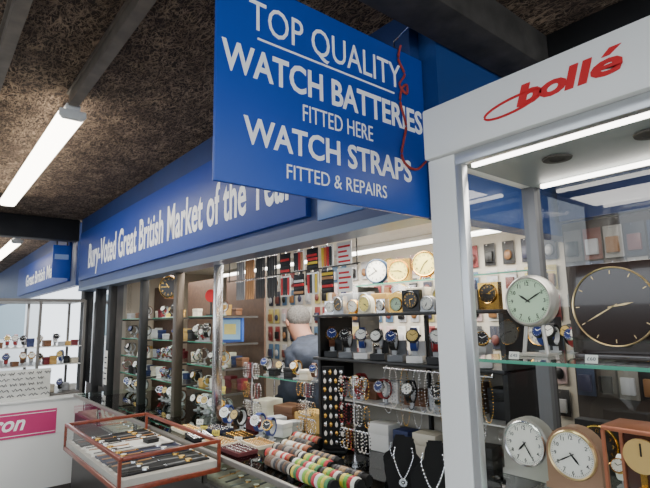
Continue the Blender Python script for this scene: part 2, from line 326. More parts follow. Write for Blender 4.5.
def clock(r,style,casem,dialm,handm,h=None,d=.04,ring=None,nums=True,t=(10,9)):
    h=h or r*1.25; c=(0,-d/2,h); parts=[]
    g=G(); wire=style=='wire'
    if style=='round':
        g.lathe([(0.001,-d),(r*1.05,-d),(r*1.16,-d*.7),(r*1.16,-d*.1),(r*1.1,.004),(r*1.0,.004),(r*.99,-.002)],MY(c),36)
        parts.append(('clock_case',g.mesh('clock_case',casem)))
        f=G()
        if h>r*1.2:
            f.cyl((-r*.35,0,h-r*.9),(-r*.55,-.005,0),.005); f.cyl((r*.35,0,h-r*.9),(r*.55,-.005,0),.005)
            f.bx(-r*.7,r*.7,-.025,.025,0,.006)
        else: f.bx(-r*.5,r*.5,-d*.5,d*.5,0,max(.004,h-r*1.1))
        parts.append(('base',f.mesh('base',casem)))
    elif not wire:
        if style=='arch':
            W=r*1.22; pl=[(-W*1.1,-h),(W*1.1,-h),(W*1.1,-h*.86),(W,-h*.84),(W,0)]+[(W*math.cos(rad(a)),W*math.sin(rad(a))) for a in range(15,180,15)]+[(-W,0),(-W,-h*.84),(-W*1.1,-h*.86)]
        elif style=='square':
            W=r*1.25; pl=[(-W,-h),(W,-h),(W,W),(-W,W)]
        else:
            W=r*1.3; pl=[(-W*1.15,-h),(W*1.15,-h),(W*1.15,-h*.85),(W,-h*.82),(W,W*.9),(W*1.12,W*.95),(W*1.12,W*1.1),(0,W*1.5),(-W*1.12,W*1.1),(-W*1.12,W*.95),(-W,W*.9),(-W,-h*.82),(-W*1.15,-h*.85)]
        g.prism(pl,-d,0,MY(c)); parts.append(('clock_case',g.mesh('clock_case',casem)))
    ringm=ring or casem
    k_=1.1 if not wire else 1.03
    parts.append(('bezel',G().lathe([(r,0),(r*k_,0),(r*k_,.004),(r*(1+k_)/2,.008),(r*.99,.006)],MY(c),48,True).mesh('bezel',ringm)))
    parts.append(('dial',G().lathe([(.0001,.0025),(r,.0025)],MY(c),32).mesh('dial',dialm)))
    q=G()
    for i in range(60):
        if wire and i%5: continue
        a=rad(6*i); wd=.012*r if i%5 else .02*r; l=.05*r if i%5 else .09*r
        M=MY(c)@Matrix.Rotation(-a,4,'Z'); q.box((0,r*.93-l/2,.0035),(wd,l,.0008),0,M)
    if nums: q.add(numer(),MY(c)@Matrix.Translation((0,0,.0032))@Matrix.Diagonal((r,r,.02,1)))
    parts.append(('numerals',q.mesh('numerals',handm,smooth=False)))
    for nm,ang,l,wd in (('hour_hand',t[0]*30+t[1]*2.5,.5,.05),('minute_hand',t[1]*30,.78,.035)):
        if wire: wd*=.5
        M=MY(c)@Matrix.Rotation(-rad(ang),4,'Z')
        parts.append((nm,G().prism([(-wd*r*.5,-.12*r),(wd*r*.5,-.12*r),(wd*r,l*r*.6),(0,l*r),(-wd*r,l*r*.6)],.0045,.0055,M).mesh(nm,handm)))
    if wire:
        W=r*1.14
        parts.append(('base',G().bx(-W*.9,W*.9,-.035,.03,0,.012,.002).mesh('base',casem)))
        parts.append(('back_plate',G().bx(-W,W,c[1]+.002,c[1]+.010,.012,h+W,.002).mesh('back_plate',casem)))
    return parts
dw=mat('clock_dial_white',(242,240,230),.5); dg=mat('clock_dial_green',(196,222,190),.5); dy=mat('clock_dial_yellow',(230,214,120),.5); dk_=mat('clock_dial_dark',(40,34,32),.3); dgold=mat('clock_dial_gold',(212,178,110),.4)
# ---------- right glass cabinet
cw=white
da=mat('door_alu',(196,198,200),.3,.7)
parts=[B('corner_post',cw,-.78,-.70,.995,1.05,0,2.0,bev=.004),B('header',cw,-.78,.5,.98,1.06,2.0,2.135,bev=.006),B('roof_panel',cw,-.78,.5,1.06,1.5,2.06,2.075),B('rear_header',cw,-.78,.5,1.46,1.5,2.0,2.06),B('side_header',cw,-.78,-.74,1.06,1.46,2.0,2.06),
  B('base_cabinet',cw,-.78,.5,1.0,1.5,0,1.0,bev=.004),B('rear_post',mat('cab_alu',(120,120,122),.4,.6),-.78,-.74,1.46,1.5,1.0,2.0),
  B('door_stile',da,-.70,-.68,.997,1.02,1.0,1.97,bev=.002),B('door_rail',da,-.70,.45,.997,1.02,1.97,2.0,bev=.002),
  ('side_glass',G().quad((-.765,1.05,1.0),(-.765,1.46,1.0),(-.765,1.46,2.0),(-.765,1.05,2.0)).mesh('side_glass',glass)),
  ('rear_glass',G().quad((-.74,1.48,1.0),(.45,1.48,1.0),(.45,1.48,2.0),(-.74,1.48,2.0)).mesh('rear_glass',glassmat('glass_smoky',(.66,.67,.66),1,1.7)))]
for z in (1.50,1.20):
    sh=G().quad((-.755,1.05,z),(.45,1.05,z),(.45,1.45,z),(-.755,1.45,z)).mesh('shelf',glassg)
    parts.append(('shelf',sh,'green-edged glass shelf',[B('shelf_edge',gedge,-.755,.45,1.044,1.05,z-.007,z)]))
for y,z in ((1.075,1.985),(1.43,1.985)): parts.append(B('strip_light',tube2,-.70,.4,y-.006,y+.006,z-.006,z+.006,bev=.002))
parts.append(B('inner_ceiling',mat('inner_top',(130,136,136),.4),-.74,.45,1.06,1.46,1.995,2.005))
for x in (-.55,-.34,-.1):
    d_=G(); d_.lathe([(.018,-.004),(.034,-.004),(.036,0),(.018,0)],Matrix.Translation((x,1.22,1.992)),20,True); d_.lathe([(.0001,0),(.018,0)],Matrix.Translation((x,1.22,1.99)),16)
    parts.append(('downlight',d_.mesh('downlight',steel)))
for t_,x_,w_,b_ in (('b',-.518,.052,.045),('o',-.466,.052,.034),('l',-.414,.026,.045),('l',-.388,.026,.045),('e',-.362,.052,.03)):
    parts.append(('lettering',txt(t_,w_+.006,.042,MY((x_,.98,2.052)),red,b_,.2),'red slanted logo letter'))
parts.append(('accent',G().prism([(-.340,2.088),(-.325,2.088),(-.303,2.102),(-.324,2.102)],-.9805,-.978,Matrix(((1,0,0,0),(0,0,-1,0),(0,1,0,0),(0,0,0,1)))).mesh('accent',red)))
P=[]
for i in range(33):
    a=rad(20+i*10.3); P.append((-.530+.068*math.cos(a),.979,2.060+.016*math.sin(a)+.007*math.cos(a)))
parts.append(('logo_swoosh',G().tubep(P,.0028).mesh('logo_swoosh',red)))
thing('display_cabinet',parts,(-.2,1.25,0),'tall white framed glass display cabinet with red logo header','cabinet')
pgold=mat('pale_gold',(222,196,146),.3,.8); asil=mat('arch_silver',(176,172,166),.3,.6)
place('table_clock',clock(.056,'round',asil,dg,black,h=.135,t=(10,2)),(-.635,1.2,1.501),'round silver desk clock with pale green dial on a stand','clock')
sm_=mat('smoked_plate',(46,34,30),.15,coat=.6)
place('table_clock',clock(.085,'wire',sm_,sm_,pgold,h=.115,ring=pgold,nums=False,t=(2,8)),(-.44,1.2,1.501),'large dark smoked clock with thin pale gold ring','clock')
place('table_clock',clock(.05,'arch',asil,dw,black,h=.083,ring=chrome,t=(7,5)),(-.685,1.22,1.201),'arched silver desk clock with white dial','clock')
place('table_clock',clock(.05,'arch',mat('arch_silver_pink',(166,130,106),.3,.4),dw,black,h=.083,ring=pgold,t=(4,8)),(-.56,1.2,1.201),'arched pale bronze desk clock with white dial','clock')
gx=.055
rg=mat('rose_gold',(190,120,90),.35,.6); mah=mat('mahogany',(70,38,30),.2,coat=1.)
pr=[B('base',mah,-gx,gx,-.05,.05,0,.022,bev=.002),B('top_plate',rg,-gx,gx,-.05,.05,.165,.175,bev=.002),B('back_plate',mah,-gx,gx,.044,.05,.022,.165)]
for a in (-gx,gx-.006):
    for b_ in (-.05,.038): pr.append(B('edge_rod',rg,a,a+.006,b_,b_+.006,.022,.165))
pr.append(('dial',G().cyl((0,.0,.115),(0,-.006,.115),.034,seg=28).mesh('dial',dgold))); pr.append(('dial_support',G().bx(-.006,.006,-.004,.004,.02,.085).mesh('dial_support',gold)))
pr.append(B('clock_hand',black,-.0015,.0015,-.0075,-.006,.115,.14)); pr.append(('pendulum',G().sph((0,-.01,.045),.014,12,8).mesh('pendulum',gold)))
place('anniversary_clock',pr,(-.405,1.15,1.201),'dark boxed pendulum clock with gold dial and rose gold edges','clock')
place('table_clock',clock(.035,'round',gold,dw,black,t=(2,6)),(-.70,1.38,1.201),'small round gold desk clock','clock')
place('table_clock',clock(.045,'square',black,dk_,gold,h=.07,ring=gold,t=(3,7)),(-.58,1.39,1.201),'square black desk clock with gold hands','clock')
place('table_clock',clock(.045,'round',gold,dk_,gold,h=.07,t=(5,7)),(-.46,1.39,1.201),'round gold clock with dark dial','clock')
place('table_clock',clock(.035,'square',black,dw,black,h=.05,ring=gold,t=(9,4)),(-.715,1.40,1.501),'small square black clock with white dial','clock')
for i in range(4): putwatch(-.68+i*.04-.01*(i%2),1.33,1.501,0,.85,'wristwatches in the glass cabinet')
for i in range(4): putwatch(-.62+i*.062,1.38,1.501,0,.95,'wristwatches in the glass cabinet')
for i in range(4): putwatch(-.26+i*.08,1.25,1.501,0,1,'wristwatches in the glass cabinet')
for i in range(6): putwatch(-.73+i*.055,1.30,1.201,0,.8,'wristwatches in the glass cabinet')
tk=mat('ticket',(240,238,228),.6); tkr=mat('ticket_pen',(60,60,70),.6); tky=mat('ticket_yellow',(238,214,90),.6)
def ticket(x,y,z,t,sc=1,rz=0,c=tk):
    g=G(); M=Matrix.Rotation(rad(-15),4,'X'); g.box((0,0,.014*sc),(.038*sc,.001,.026*sc),0,M); 
    g2=txt(t,.026*sc,.010*sc,M@MY((-.013*sc,-.0007,.009*sc)),tkr,-.004,depth=.0006)
    place('price_ticket',[('card',g.mesh('card',c)),('lettering',g2)],(x,y,z),'small %s price ticket standing on the shelf'%('yellow' if c is tky else 'white'),'price ticket',rz=rz,group='price tickets on shelves')
for x,t in ((-.62,'£45'),(-.45,'£60'),(-.2,'£55')): ticket(x,1.065,1.501,t,.65)
for x,t in ((-.62,'£35'),(-.50,'£50')): ticket(x,1.065,1.201,t,.65)
# ---------- wooden case
x0,x1,y0,y1,z0,z1=-3.17,-2.20,.69,1.155,.905,1.05
pr=[B('lid_rail',wood,x0,x1,y0,y0+.017,z1-.017,z1,bev=.003),
 B('lid_rail',wood,x0,x1,y1-.017,y1,z1-.017,z1,bev=.003),B('lid_rail',wood,x0,x0+.017,y0+.017,y1-.017,z1-.017,z1,bev=.003),B('lid_rail',wood,x1-.017,x1,y0+.017,y1-.017,z1-.017,z1,bev=.003),
 B('base_rail',wood,x0,x1,y0,y0+.02,z0,z0+.022,bev=.003),B('base_rail',wood,x0,x0+.02,y0,y1,z0,z0+.022,bev=.003),B('base_rail',wood,x1-.02,x1,y0,y1,z0,z0+.022,bev=.003),B('base_rail',wood,x0,x1,y1-.02,y1,z0,z0+.022,bev=.003)]
for a,b_ in ((x0,y0),(x1-.013,y0),(x0,y1-.013),(x1-.013,y1-.013)): pr.append(B('corner_post',wood,a,a+.013,b_,b_+.013,z0+.02,z1-.017))
pr+=[('side_glass',G().quad((x0,y0+.005,z0+.02),(x1,y0+.005,z0+.02),(x1,y0+.005,z1-.02),(x0,y0+.005,z1-.02)).mesh('side_glass',glass)),('side_glass',G().quad((x1-.005,y0,z0+.02),(x1-.005,y1,z0+.02),(x1-.005,y1,z1-.02),(x1-.005,y0,z1-.02)).mesh('side_glass',glass)),('side_glass',G().quad((x0+.005,y0,z0+.02),(x0+.005,y1,z0+.02),(x0+.005,y1,z1-.02),(x0+.005,y0,z1-.02)).mesh('side_glass',glass)),
 B('tray',mat('tray_cloth',(196,190,182),.8),x0+.01,x1-.01,y0+.01,y1-.01,z0,z0+.05),B('bracket',steel,x0+.1,x0+.13,y0+.1,y1+.005,z0-.03,z0),B('bracket',steel,x1-.13,x1-.1,y0+.1,y1+.005,z0-.03,z0)]
thing('counter_display_case',pr,((x0+x1)/2,.92,z0),'red-brown wooden framed display case projecting from the counter','display case')
def flatwatch(cm,sm,dm):
    k=('f',cm.name,sm.name,dm.name)
    if k in TC: return TC[k]
    s=G(); s.bx(-.009,.009,-.11,-.016,0,.003,.001); s.bx(-.009,.009,.016,.095,0,.003,.001)
    s2=G(); s2.cyl((0,0,.0),(0,0,.008),.02,.018,20); s3=G(); s3.cyl((0,0,.008),(0,0,.0088),.0155,seg=20)
    b_=G().tubep([(-.011,.092,.003),(.011,.092,.003),(.011,.104,.003),(-.011,.104,.003)],.0018,5,True)
    TC[k]=[('strap',s.mesh('strap',sm)),('watch_case',s2.mesh('watch_case',cm)),('dial',s3.mesh('dial',dm)),('buckle',b_.mesh('buckle',cm))]
    return TC[k]
sms=[mat('leather_black',(22,20,20),.6),mat('leather_brown',(96,54,32),.6),mat('leather_tan',(170,120,72),.6),mat('strap_grey',(120,120,122),.6)]
def flat(x,y,z,rz,sc,grp,lab):
    place('wristwatch',flatwatch(R.choice([chrome,gold]),R.choice(sms),R.choice([dw,dk_,dgold])),(x,y,z),lab,'watch',group=grp,rz=rz,sc=sc)
def ringtray(w_,d_,cols,rows,m_,rm):
    k=('rt',w_,d_,cols,rows,m_.name,rm.name)
    if k in TC: return TC[k]
    g=G().bx(-w_/2,w_/2,-d_/2,d_/2,0,.008,.001)
    for a in (-1,1):
        g.bx(-w_/2,w_/2,a*d_/2-.003,a*d_/2+.003,.008,.018); g.bx(a*w_/2-.003,a*w_/2+.003,-d_/2,d_/2,.008,.018)
    out=[('tray_body',g.mesh('tray_body',m_))]
    for i in range(cols):
        for j in range(rows):
            x=-w_/2+w_*(i+.5)/cols; y=-d_/2+d_*(j+.5)/rows
            t=G().lathe([(.0065,-.0018),(.0085,-.0018),(.0085,.0018),(.0065,.0018)],Matrix.Translation((x,y,.016))@Matrix.Rotation(rad(80),4,'X'),12,True)
            out.append(('ring',t.mesh('ring',rm)))
    TC[k]=out; return out
trk=mat('tray_black',(26,25,28),.8); trn=mat('tray_navy',(30,36,66),.8); trb=mat('tray_burg',(90,30,36),.8); trc=mat('tray_cream',(220,208,186),.8)
paler=mat('card_pale',(232,230,224),.7)
bc=[('dark blue',(30,44,90)),('cream',(226,216,196)),('brown',(110,74,50)),('silver grey',(170,172,176)),('burgundy',(110,30,40)),('black',(24,24,26)),('gold',(196,156,84)),('white',(232,230,226))]
def giftbox(w_,d_,h_,m_,lm):
    return [('box_base',G().bx(-w_/2,w_/2,-d_/2,d_/2,0,h_*.6,.003).mesh('box_base',m_)),('lid',G().bx(-w_/2-.002,w_/2+.002,-d_/2-.002,d_/2+.002,h_*.6,h_,.003).mesh('lid',lm))]
def box_at(x,y,z,rz=0,s=1,grp='gift boxes on the counter',tall=1):
    nm,c=R.choice(bc); m_=mat('box_'+nm,c,.5)
    w_=R.uniform(.07,.12)*s; place('gift_box',giftbox(w_,R.uniform(.07,.1)*s,R.uniform(.04,.08)*s*tall,m_,m_),(x,y,z),'%s watch gift box'%nm,'box',rz=rz,group=grp)
for i in range(4):
    place('display_tray',[B('tray_body',(trk,paler,trn,trk)[i],-.1,.1,-.2,.2,0,.008,bev=.001)],(x0+.14+i*.225,.925,z0+.050),'velvet tray inside the wooden display case','tray',group='trays in the wooden case')
for i in range(12):
    for j in range(2):
        if i in (4,5) and j==1: continue
        flat(x0+.075+i*.074,y0+.14+j*.20,z0+.058,R.uniform(-.12,.12),.9,'watches lying in the wooden case','wristwatch lying flat in the wooden display case')
box_at(x0+.41,y0+.34,z0+.058,.1,.7,'boxes in the wooden case',.5)
for i in range(9):
    place('price_ticket',[B('card',paler,-.022,.022,-.016,.016,0,.001)],(x0+.08+i*.098,y0+.04,z0+.052),'pale price card lying in the wooden display case','price ticket',group='cards lying in the wooden case',rz=R.uniform(-.3,.3))
for i in range(38): flat(-4.2+i*.085,1.33+R.uniform(-.01,.01),.815,R.uniform(-.3,.3),.9,'watches under the counter glass','wristwatch lying flat under the counter glass')
for i in range(9): place('ring_tray',ringtray(.17,.12,7,4,(trk,trn,trb)[i%3],(gold,chrome)[i%2]),(-4.1+i*.27,1.52,.815),'velvet tray of rings under the counter glass','ring tray',group='ring trays')
# ---------- straps
def strap(m_):
    k=('st',m_.name)
    if k in TC: return TC[k]
    s=G(); pl=[(-.009,0),(.009,0),(.0085,-.07),(.0075,-.108),(.004,-.115),(-.004,-.115),(-.0075,-.108),(-.0085,-.07)]
    s.prism(pl,-.0015,.0015,MY((0,0,0)))
    b_=G().tubep([(-.011,0,0),(.011,0,0),(.011,0,.010),(-.011,0,.010)],.0013,5,True)
    TC[k]=[('leather_band',s.mesh('leather_band',m_)),('buckle',b_.mesh('buckle',chrome))]; return TC[k]
blk=sms[0]; groups=[(-2.86,sms[3],'grey'),(-2.74,sms[2],'tan'),(-2.61,blk,'black'),(-2.48,blk,'black')]
pr=[('rod',G().cyl((-3.05,1.635,2.0),(-1.6,1.635,2.0),.006).mesh('rod',steel)),('rod',G().cyl((-3.05,1.635,1.868),(-1.72,1.635,1.868),.004).mesh('rod',steel))]
for x in (-3.02,-2.4,-1.74): pr.append(('hanger',G().cyl((x,1.635,1.86),(x,1.635,2.12),.004).mesh('hanger',steel)))
thing('strap_rail',pr,(-2.3,1.635,2.0),'thin metal rail holding hanging watch straps','rail')
for gx_,m_,nm in groups:
    for row,z in enumerate((1.985,1.855)):
        for i in range(4):
            place('watch_strap',strap(m_),(gx_-.04+i*.027,1.628,z),'%s leather watch strap with silver buckle hanging on the rail'%nm,'watch strap',group='leather watch straps on the rail',rz=R.uniform(-.15,.15),sc=(1.35,1,1.05))
cols={'red':(206,30,34),'yellow':(232,196,44),'black':(16,16,18),'white':(240,240,236),'orange':(226,112,34),'tan':(180,130,84),'grey':(120,120,124),'blue':(44,74,160)}
cardm=mat('card_white',(240,238,232),.6); cardk=mat('card_black',(26,24,26),.6)
colsets=[['red','black','black','red','black','black','red'],['black','black','red','tan','black','red','white'],['black','yellow','red','red','black','white','yellow'],['yellow','orange','red','black','red','black','tan']]
for ci,gx_ in enumerate((-2.345,-2.215,-2.09,-1.965)):
    wd=.088
    for row,z in enumerate((1.868,1.736)):
        place('strap_card',[B('card',cardm if (ci+row)%2 else cardk,-wd/2-.006,wd/2+.006,0,.002,0,.118,bev=.0006),('hook',G().cyl((0,0.001,.112),(0,.003,.134),.002,seg=6).mesh('hook',chrome))],(gx_,1.632,z-.002),'display card holding a bundle of coloured straps','strap card',group='strap cards on the rail')
        if (ci+row)%2:
            for i in range(4):
                nm=colsets[ci][(i+row*3)%7]; m_=mat('strapc_'+nm,cols[nm],.5)
                place('watch_strap',strap(m_),(gx_-.033+i*.022,1.628,z+.106),'%s watch strap hanging upright on a card'%nm,'watch strap',group='coloured straps on cards',sc=(1.05,1,.88))
        else:
            for i in range(5):
                nm=colsets[ci][(i+row*3)%7]; m_=mat('strapc_'+nm,cols[nm],.5); k=('hs',nm,wd)
                if k not in TC: TC[k]=G().bx(-wd/2,wd/2,-.006,0,0,.015,.003).mesh('strap',m_)
                place('watch_strap',TC[k],(gx_+R.uniform(-.004,.004),1.631,z+.006+i*.021),'%s watch strap mounted across a card'%nm,'watch strap',group='coloured straps on cards')
for row,z in enumerate((1.868,1.736)):
    pr=[B('card',cardm,-.055,.055,0,.002,0,.118)]
    for i in range(4): pr.append(B('printed_line',red,-.045,.045-.012*((i+row)%3),-.001,0,.015+i*.025,.025+i*.025))
    place('strap_card',pr,(-1.83,1.632,z-.002),'white card printed with red lines on the rail','strap card',group='strap cards on the rail')
# ---------- right rack
rb=mat('rack_back',(150,144,134),.7)
pr=[B('upright',black,-2.14,-2.12,1.70,1.94,.97,1.61),B('upright',black,-1.58,-1.565,1.92,1.94,.97,1.61),B('upright',black,-1.04,-1.02,1.70,1.94,.97,1.61)]
for z in (1.625,1.40): pr.append(B('shelf',black,-2.16,-1.02,1.68,1.95,z-.014,z,bev=.002))
pr.append(('shelf',G().bx(-2.12,-1.04,1.74,1.94,1.184,1.19).mesh('shelf',mat('shelf_white',(226,224,218),.4))))
pr.append(B('back_panel',rb,-2.12,-1.04,1.94,1.95,.97,1.40))
thing('display_rack',pr,(-1.6,1.8,.97),'black display rack with shelves of clocks and watches','display rack')
cms=[chrome,mat('alarm_cream',(222,214,190),.4),gold,black,mat('alarm_silver',(170,172,176),.35,.5)]
sty=['square','square','round','arch','square','mantel','square','arch','square','square']
x=-2.08
for i in range(10):
    r_=(.026,.034,.030,.036,.024,.030,.036,.028,.034,.030)[i]; m_=cms[(0,4,2,1,0,2,3,4,0,4)[i]]; st=sty[i]
    place('alarm_clock',clock(r_,st,m_,(dw,dk_,dw,dy,dw,dg,dk_,dw,dgold,dw)[i],gold if i in(1,6) else black,h=r_*(1.25 if st!='square' else 1.5),d=.03,t=(R.randint(1,12),R.randint(1,12))),(x,1.74+R.uniform(-.01,.01),1.626),'small %s alarm clock on the upper black shelf'%st,'clock',group='alarm clocks on the upper shelf',rz=R.uniform(-.1,.5)); x+=.098
x=-2.05
for i in range(8):
    m_=cms[(i*3+1)%5]
    if i%2: place('alarm_clock',clock(.038,'square' if i%3 else 'mantel',m_,R.choice([dw,dy,dk_]),gold,h=.068,d=.03,t=(R.randint(1,12),R.randint(1,12))),(x,1.87,1.626),'alarm clock standing at the back of the upper shelf','clock',group='alarm clocks on the upper shelf')
    else: box_at(x,1.87,1.626,.1,1.0,'boxes on the upper shelf',1.6)
    x+=.125
thing('glass_shelf',[('pane',G().quad((-2.1,1.96,1.79),(-1.0,1.96,1.79),(-1.0,2.12,1.79),(-2.1,2.12,1.79)).mesh('pane',glassg)),B('edge',gedge,-2.1,-1.0,1.954,1.96,1.783,1.79),
  B('bracket',steel,-2.09,-2.08,1.96,2.12,.97,1.783),B('bracket',steel,-1.05,-1.04,1.96,2.12,.97,1.783)],(-1.6,2.04,.97),'glass shelf with green edge above the clocks','shelf')
place('table_clock',clock(.062,'round',mat('clock_blue',(50,70,96),.3,.4),dw,black,t=(10,8)),(-2.0,2.04,1.791),'round blue-grey clock with white dial','clock',rz=.4)
place('table_clock',clock(.052,'square',gold,dy,black,t=(3,9)),(-1.83,2.04,1.791),'square gold clock with yellow dial','clock',rz=.4)
place('table_clock',clock(.06,'round',gold,dy,black,h=.085,t=(1,7)),(-1.65,2.04,1.791),'round gold clock with yellow dial','clock',rz=.4)
place('table_clock',clock(.05,'mantel',gold,dw,black,h=.075,t=(6,2)),(-1.46,2.04,1.791),'gold mantel clock with white dial','clock')
for i in range(9):
    x=-2.07+i*.115; nm,c=[('black',(24,24,26)),('grey',(110,112,116)),('white',(226,224,220))][i%3]
    place('open_watch_box',openbox(nm,c),(x,1.75,1.401),'open %s watch box on the middle shelf'%nm,'watch box',group='open watch boxes on the middle shelf',rz=.5)
    putwatch(x,1.742,1.424,.6,1.5,'wristwatches in open boxes')
for i in range(6): putwatch(-2.06+i*.17,1.77,1.191,.3,1.5,'wristwatches on the lower shelf')
def chain(m_,L_=.09,r=.0035,wd=.012,n=18):
    k=('ch',m_.name,L_,r)
    if k in TC: return TC[k]
    g=G()
    for i in range(n):
        a=2*math.pi*i/n; g.sph((wd*math.sin(a),0,-L_/2+L_/2*math.cos(a)),r,8,6)
    TC[k]=g.mesh('chain_loop',m_); return TC[k]
bm_=[chrome,gold,mat('bead_turq',(60,150,150),.3),mat('bead_red',(150,30,40),.3),mat('bead_black',(20,20,24),.2),mat('bead_pearl',(225,215,205),.25)]
thing('chain_rail',[('rod',G().cyl((-1.62,1.67,1.375),(-1.06,1.67,1.375),.004).mesh('rod',chrome)),('bracket',G().cyl((-1.61,1.67,1.375),(-1.61,1.69,1.39),.004).mesh('bracket',chrome)),('bracket',G().cyl((-1.07,1.67,1.375),(-1.07,1.69,1.39),.004).mesh('bracket',chrome))],(-1.34,1.67,1.375),'chrome rail under the shelf for hanging necklaces','rail')
for i in range(16):
    place('bead_necklace',chain(bm_[(0,5,0,1,4,0)[i%6]],R.choice([.2,.24,.17]),.0026,.02,44),(-1.60+i*.034,1.67,1.379),'long bead necklace hanging from the chrome rail','necklace',rz=R.uniform(.3,.9),group='bead necklaces on the rail')
for i in range(7): box_at(-2.04+i*.15,1.87,1.191,.1,1.1,'gift boxes on the rack',1.5)
for i in range(7): box_at(-2.04+i*.14,1.80,.971,.1,1.1,'gift boxes on the rack',1.6)
pr=[B('panel',velvet,-.055,.055,0,.012,.01,.40,bev=.002),B('foot',black,-.06,.06,-.03,.05,0,.01,bev=.002)]
for r_ in range(9):
    for i in range(4):
        x=-.04+i*.027; z=.385-r_*.041
        pr.append(('pendant',G().sph((x,-.004,z-.014),(.0075,.003,.012),8,6).cyl((x,.0,z),(x,-.008,z),.0015,seg=5).mesh('pendant',(chrome,gold,bm_[5])[(i+r_*2)%3])))
place('pendant_rack',pr,(-1.90,1.60,.971),'narrow upright black rack with rows of pendants','pendant rack',rz=.7)
fr=G(); fr.cyl((0,0,0),(0,0,.012),.06,seg=24); fr.cyl((0,0,.01),(0,0,.37),.005); fr=fr.mesh('pole',chrome)
arms=[('arm',G().cyl((-.09,0,z),(.09,0,z),.004,seg=8).mesh('arm',chrome)) for z in (.36,.24,.13)]
for bx_,by_ in ((-1.72,1.57),(-2.76,1.66),(-2.20,1.66)):
    place('jewellery_stand',[('pole',fr)]+arms,(bx_,by_,.971),'chrome tiered jewellery stand on the counter','jewellery stand',group='jewellery stands on the counter',sc=1 if bx_!=-2.20 else .8)
    for z in (1.33,1.21,1.10):
        k_=1 if bx_!=-2.20 else .8
        for i in range(8):
            place('beaded_bracelet',chain(bm_[R.choice([0,0,1,4,5,3])]),(bx_+(-.085+i*.024)*k_,by_,.971+(z+.004-.971)*k_),'beaded bracelet hanging from a chrome jewellery stand','bracelet',rz=R.uniform(.6,1.2),sc=k_,group='beaded bracelets on stands')
def ringt(c):
    k=('rg',c)
    if k not in TC:
        M=Matrix(((0,0,1,0),(1,0,0,0),(0,1,0,0),(0,0,0,1)))
        TC[k]=G().lathe([(.0225,-.0095),(.026,-.0075),(.0275,0),(.026,.0075),(.0225,.0095)],M,22,True).mesh('wristband',mat('wb_%d_%d_%d'%c,c,.4))
    return TC[k]
P1=[(236,230,214),(170,96,58),(200,164,114),(206,60,52),(240,236,226)]
P2=[(232,214,84),(116,180,76),(196,50,62),(242,238,228),(40,40,44)]
P3=[(60,60,64),(196,186,170),(110,80,60),(150,142,134)]
P4=[(146,196,74),(226,210,84),(74,140,86),(206,56,72),(244,244,238)]
P5=[(26,26,30),(70,66,70),(166,134,96)]
rolls=[(-2.10,1.59,.20,.06,P1,.9),(-2.05,1.52,.20,-.03,P5,.85),(-2.00,1.45,.20,.05,P1,.9),(-1.97,1.38,.20,0,P3,.9),(-1.93,1.31,.20,.03,P1,.85),(-1.82,1.235,.20,-.03,P3,.9),(-1.76,1.43,.18,.05,P5,.9),(-1.74,1.36,.20,0,P2,1),(-1.70,1.29,.18,0.02,P4,.95),(-1.58,1.22,.24,-.02,P4,1),(-1.50,1.29,.20,.02,P2,1),(-1.52,1.36,.18,.05,P5,.9)]
for xc,y,ln,an,pal,k_ in rolls:
    cz=.971+.029*k_; dx=math.cos(an); dy_=math.sin(an); h=ln/2/k_
    place('bracelet_roll',[('cushion',G().cyl((-h-.01,0,.029),(h+.01,0,.029),.0225).mesh('cushion',velvet)),B('foot',black,-h,-h+.02,-.022,.022,0,.012),B('foot',black,h-.02,h,-.022,.022,0,.012)],(xc,y,.971),'black velvet roll holding wristbands on the counter','bracelet roll',group='velvet rolls of wristbands',rz=an,sc=k_)
    stp=.0195*k_; n_=int((ln-.005)/stp)
    for i in range(n_):
        c=pal[(i+int(y*50))%len(pal)] if pal in (P2,P4) else R.choice(pal); t=-ln/2+.012+i*stp
        place('wristband',ringt(c),(xc+dx*t,y+dy_*t,cz),'coloured wristband on a velvet roll','wristband',group='wristbands on velvet rolls',rz=an,sc=k_)
for i,(x,y) in enumerate(((-2.85,1.27),(-2.63,1.25),(-2.42,1.27),(-2.72,1.40),(-2.48,1.41),(-2.22,1.26),(-2.26,1.40))):
    place('ring_tray',ringtray(.17,.11,7,4,(trc,trk,trc,trn,trk,trb,trc)[i],(gold,chrome)[i%2]),(x,y,.971),'velvet tray of rings on the counter top','ring tray',group='ring trays on the counter top',rz=R.uniform(-.15,.15))
for i,(x,y) in enumerate(((-2.95,1.40),(-2.60,1.33),(-2.37,1.34),(-2.75,1.33))): ticket(x,y,.972,'£%d'%(5+5*i),1.2,.6,tky if i%2 else tk)
for x,y in ((-2.60,1.60),(-2.48,1.62),(-2.36,1.60),(-2.88,1.57),(-2.55,1.70),(-2.40,1.72)): box_at(x,y,.971,R.uniform(-.3,.3))
for x in (-2.86,-2.60,-2.38,-2.24): box_at(x,1.84,.971,.2,1.5)
for i,(x,y) in enumerate(((-2.42,1.51),(-2.62,1.50),(-2.30,1.50),(-2.74,1.49))): putwatch(x,y,.971,.5,1.5,'wristwatches on the counter top')
thing('glass_shelf',[('pane',G().quad((-2.92,1.78,1.24),(-2.3,1.78,1.24),(-2.3,1.93,1.24),(-2.92,1.93,1.24)).mesh('pane',glassg)),B('edge',gedge,-2.92,-2.3,1.774,1.78,1.234,1.24),('leg',G().cyl((-2.90,1.92,.97),(-2.90,1.92,1.235),.006).mesh('leg',chrome)),('leg',G().cyl((-2.32,1.92,.97),(-2.32,1.92,1.235),.006).mesh('leg',chrome))],(-2.6,1.85,.97),'glass shelf on chrome legs over the counter','shelf')
for i in range(7):
    if i%2: box_at(-2.87+i*.085,1.85,1.241,.2,.7,'boxes on the glass shelf',1.2)
    else: putwatch(-2.87+i*.085,1.84,1.241,.5,1.3,'wristwatches on the glass shelf')
